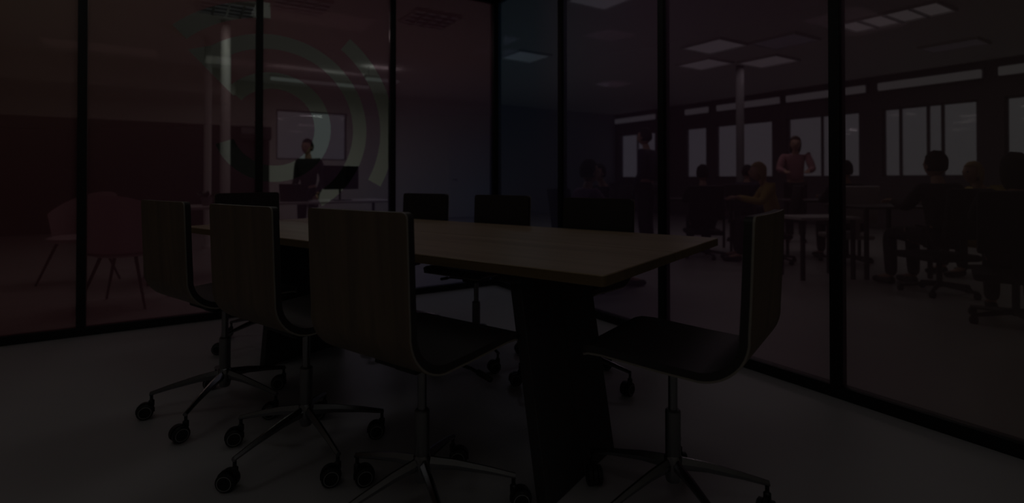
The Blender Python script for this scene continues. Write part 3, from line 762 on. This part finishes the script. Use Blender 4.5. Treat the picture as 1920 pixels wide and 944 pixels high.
def figure(kind):
    """meshes of one posed body, facing +y: body with head and hands, shirt, trousers, shoes, hair"""
    if kind == 'stand':
        pel, sp, ch, nk, hb = (0, 0, .96), (0, -.01, 1.13), (0, -.01, 1.31), (0, 0, 1.455), (0, .02, 1.52)
        hip, kn, an, toe = (.09, 0, .90), (.10, .02, .50), (.10, -.02, .09), (.12, .15, .04)
        sh, el, wr = (.175, -.01, 1.395), (.235, -.04, 1.11), (.22, .10, .88); hc = Vector((0, .035, 1.60)); hd = Vector((0, .3, -1))
    elif kind == 'reach':
        pel, sp, ch, nk, hb = (0, 0, .96), (0, .01, 1.13), (0, .03, 1.31), (0, .06, 1.45), (0, .09, 1.51)
        hip, kn, an, toe = (.09, 0, .90), (.10, .02, .50), (.10, -.02, .09), (.12, .15, .04)
        sh, el, wr = (.175, .03, 1.39), (.24, .16, 1.17), (.15, .38, 1.14); hc = Vector((0, .11, 1.585)); hd = Vector((-.1, 1, 0.0))
    else:
        ln = .06 if kind == 'lean' else 0.0
        pel, sp, ch, nk, hb = (0, -.02, .53), (0, -.03+ln*.3, .70), (0, -.01+ln, .885), (0, .01+ln*1.5, 1.02), (0, .03+ln*1.8, 1.08)
        hip, kn, an, toe = (.09, .02, .515), (.12, .42, .52), (.12, .40, .09), (.13, .56, .04)
        sh, el, wr = (.172, -.01+ln, .965), (.23, .10+ln, .775), (.15, .36+ln, .835); hc = Vector((0, .04+ln*2.2, 1.165)); hd = Vector((-.25, 1, 0))
    mir = lambda p: (-p[0], p[1], p[2])
    V = [pel, sp, ch, nk, hb, hip, kn, an, toe, mir(hip), mir(kn), mir(an), mir(toe), sh, el, wr, mir(sh), mir(el), mir(wr)]
    E = [(0, 1), (1, 2), (2, 3), (3, 4), (0, 5), (5, 6), (6, 7), (7, 8), (0, 9), (9, 10), (10, 11), (11, 12), (2, 13), (13, 14), (14, 15), (2, 16), (16, 17), (17, 18)]
    R = [(.115, .085), (.10, .075), (.105, .07), .048, .048, .075, .054, .036, .030, .082, .054, .036, .030, .040, .034, .025, .040, .034, .025]
    parts = [skinned(V, E, R)]
    hand(parts, Vector(wr), hd, 1); hand(parts, Vector(mir(wr)), Vector((-hd.x, hd.y, hd.z)), -1)
    bm = bmesh.new()
    for m in parts: bm.from_mesh(m)
    head_bm(bm, hc)
    body = bpy.data.meshes.new('body'); bm.to_mesh(body); bm.free()
    def up(r, k): return (r[0]+k, r[1]+k) if isinstance(r, tuple) else r+k
    cut = lambda a, b, f: tuple(Vector(a).lerp(Vector(b), f))
    cu = cut(el, wr, .92)
    SV = [cut(pel, sp, -.15), sp, ch, cut(ch, nk, .75), sh, el, cu, mir(sh), mir(el), mir(cu)]
    SR = [(.148, .118), (.138, .108), (.155, .115), (.080, .072), .072, .054, .038, .072, .054, .038]
    shirt = skinned(SV, [(0, 1), (1, 2), (2, 3), (2, 4), (4, 5), (5, 6), (2, 7), (7, 8), (8, 9)], SR)
    ca = cut(kn, an, 1.02)
    TV = [cut(pel, sp, .1), hip, kn, ca, mir(hip), mir(kn), mir(ca)]
    trousers = skinned(TV, [(0, 1), (1, 2), (2, 3), (0, 4), (4, 5), (5, 6)], [(.142, .112), .096, .068, .052, .096, .068, .052])
    sm = []
    for m_ in (lambda p: p, mir):
        a_ = m_(cut(an, kn, -.02)); h_ = (a_[0], a_[1]-.035, .045); tt = m_(toe)
        sm.append(skinned([h_, (a_[0], a_[1]+.03, .048), (tt[0], tt[1], .036), (tt[0], tt[1]+.06, .032)], [(0, 1), (1, 2), (2, 3)], [.042, .045, .038, .028]))
    bm = bmesh.new()
    for m in sm: bm.from_mesh(m)
    shoes = bpy.data.meshes.new('shoes'); bm.to_mesh(shoes); bm.free()
    hs = bpy.data.meshes.new('hair'); b2 = hair_bm(hc); b2.to_mesh(hs); b2.free()
    hl = bpy.data.meshes.new('hair_long'); b2 = hair_bm(hc, True); b2.to_mesh(hl); b2.free()
    eyes = bpy.data.meshes.new('eyes'); b3 = bmesh.new()
    for s in (-1, 1): bmesh.ops.create_uvsphere(b3, u_segments=8, v_segments=6, radius=0.011, matrix=Matrix.Translation(hc+Vector((s*0.031, 0.078, 0.008))))
    b3.to_mesh(eyes); b3.free()
    for m in (body, shirt, trousers, shoes, hs, hl, eyes):
        m.materials.clear(); m.materials.append(None)
        for p in m.polygons: p.use_smooth = True
    return dict(body=body, shirt=shirt, trousers=trousers, shoes=shoes, hair=hs, hair_long=hl, eyes=eyes)
FIG = {k: figure(k) for k in ('stand', 'reach', 'sit', 'lean')}
def cloth(c): return principled('cloth_%d_%d_%d' % tuple(int(v*1000) for v in c), c, 0.85, noise=0.12, scale=14)
M_skin = principled('skin', (0.50, 0.31, 0.22), 0.55); M_eye = principled('dark_eye', (0.02, 0.015, 0.012), 0.3)
DARKHAIR, BROWN, BLOND = (0.012, 0.010, 0.010), (0.07, 0.04, 0.025), (0.42, 0.30, 0.14)
def person(p, face, kind, shirt, trousers, hair, label, long=False, s=1.0, chair=None, chair_label=None):
    f = FIG[kind]
    t = thing('person', label, 'person', (p.x, p.y, -0.012), face-PI/2, 'people in the open office'); t.scale = (s, s, s)
    for nm, me, mt in (('body', f['body'], M_skin), ('shirt', f['shirt'], cloth(shirt)), ('trousers', f['trousers'], cloth(trousers)), ('shoes', f['shoes'], M_plastic), ('hair', f['hair_long' if long else 'hair'], cloth(hair)), ('eyes', f['eyes'], M_eye)):
        o = share(nm, me, t); o.material_slots[0].link = 'OBJECT'; o.material_slots[0].material = mt
    if chair: task_chair(p, face-PI/2, chair, chair_label)
    return t
def look(dx, dy): return math.atan2(dy, dx)
c_dark, c_navy, c_pink, c_mauve, c_yel = (0.018, 0.016, 0.02), (0.02, 0.022, 0.05), (0.40, 0.20, 0.22), (0.20, 0.12, 0.18), (0.55, 0.42, 0.12)
M_cblack = principled('black_mesh_fabric', (0.015, 0.015, 0.017), 0.8); M_cyel = principled('mustard_fabric', (0.45, 0.33, 0.09), 0.8); M_cwhite = principled('white_chair_plastic', (0.5, 0.48, 0.46), 0.5)
AWAY = math.radians(90)+YAW     # away from the camera
person(at(1100, 4.95), AWAY-1.2, 'sit', c_mauve, c_dark, DARKHAIR, 'black-haired person in a mauve top seated behind the first two glass posts', False, 0.93, M_cblack, 'black task chair under the sitter in the mauve top')
person(at(1139, 6.9), AWAY+2.2, 'lean', c_dark, c_dark, DARKHAIR, 'dark-haired person in black seated farther back, past the sitter in mauve', False, 0.94, M_cblack, 'black task chair under the farther sitter in black')
person(at(1212, 7.3), AWAY+0.9, 'stand', c_navy, c_dark, DARKHAIR, 'person in dark clothes standing just beside the second glass post', False, 1.0)
person(at(1318, 6.9), AWAY-0.2, 'sit', c_dark, c_dark, DARKHAIR, 'person in black seated in front of the narrow single-pane window', False, 0.935, M_cblack, 'black task chair in front of the narrow single-pane window')
person(at(1400, 8.6), AWAY-0.9, 'sit', c_navy, c_dark, DARKHAIR, 'person in a navy top seated in front of the slim grey column', False, 0.97, M_cblack, 'black task chair in front of the slim grey column')
person(at(1447, 6.5), AWAY+1.3, 'lean', c_yel, c_dark, BLOND, 'blond person in a yellow top leaning forward in front of the two-pane window', True, 0.95, M_cblack, 'black task chair under the blond sitter in yellow')
person(at(1491, 8.6), AWAY+2.7, 'reach', c_pink, c_dark, BROWN, 'brown-haired person in a pink top standing between the sitters', True, 1.0)
person(at(1587, 6.4), AWAY-0.1, 'sit', c_dark, c_dark, DARKHAIR, 'dark-haired person in black seated just past the third glass post', False, 0.965, M_cwhite, 'white task chair just past the third glass post')
person(at(1760, 4.7), AWAY+0.1, 'sit', c_dark, c_dark, DARKHAIR, 'broad person in black with their back turned, in front of the muntin window', False, 0.98, M_cblack, 'black task chair under the broad sitter with the back turned')
person(at(1850, 5.6), AWAY+1.6, 'lean', c_yel, c_dark, BLOND, 'blond person in yellow behind the long-haired sitter near the frame edge', True, 0.93, M_cyel, 'mustard task chair under the blond sitter near the frame edge')
person(at(1903, 3.7), AWAY-0.7, 'sit', c_dark, c_dark, DARKHAIR, 'long dark-haired person in black seated nearest to the right glass wall', True, 0.93, M_cblack, 'black task chair nearest to the right glass wall')
person(at(578, 7.5), AWAY+2.9, 'stand', c_dark, c_dark, DARKHAIR, 'person in black standing behind the rings of the logo', False, 0.92)
def desk_before(p, face, label, mat, dist=0.80, lx=1.3, off=0.0):
    q = p + Vector((math.cos(face), math.sin(face), 0))*dist + Vector((-math.sin(face), math.cos(face), 0))*off
    t = office_desk(q, face-PI/2, label, lx, 0.62)
    for c in t.children:
        if c.name.startswith('desktop'): c.data.materials[0] = mat
    return q
M_desk_dark = principled('dark_desk_laminate', (0.06, 0.05, 0.05), 0.4)
desk_before(at(1318, 6.9), AWAY-0.2, 'dark office desk in front of the sitter at the narrow window', M_desk_dark, 0.80, 1.0)
q = desk_before(at(1587, 6.4), AWAY-0.1, 'dark office desk in front of the sitter past the third glass post', M_desk_dark, 0.85, 1.0)
office_desk(at(1530, 5.5), YAW+0.1, 'low white table just past the third glass post', 0.64, 0.45, 0.62)
desk_before(at(1760, 4.7), AWAY+0.1, 'dark office desk in front of the broad sitter in black', M_desk_dark, 0.92, 0.8, -0.2)
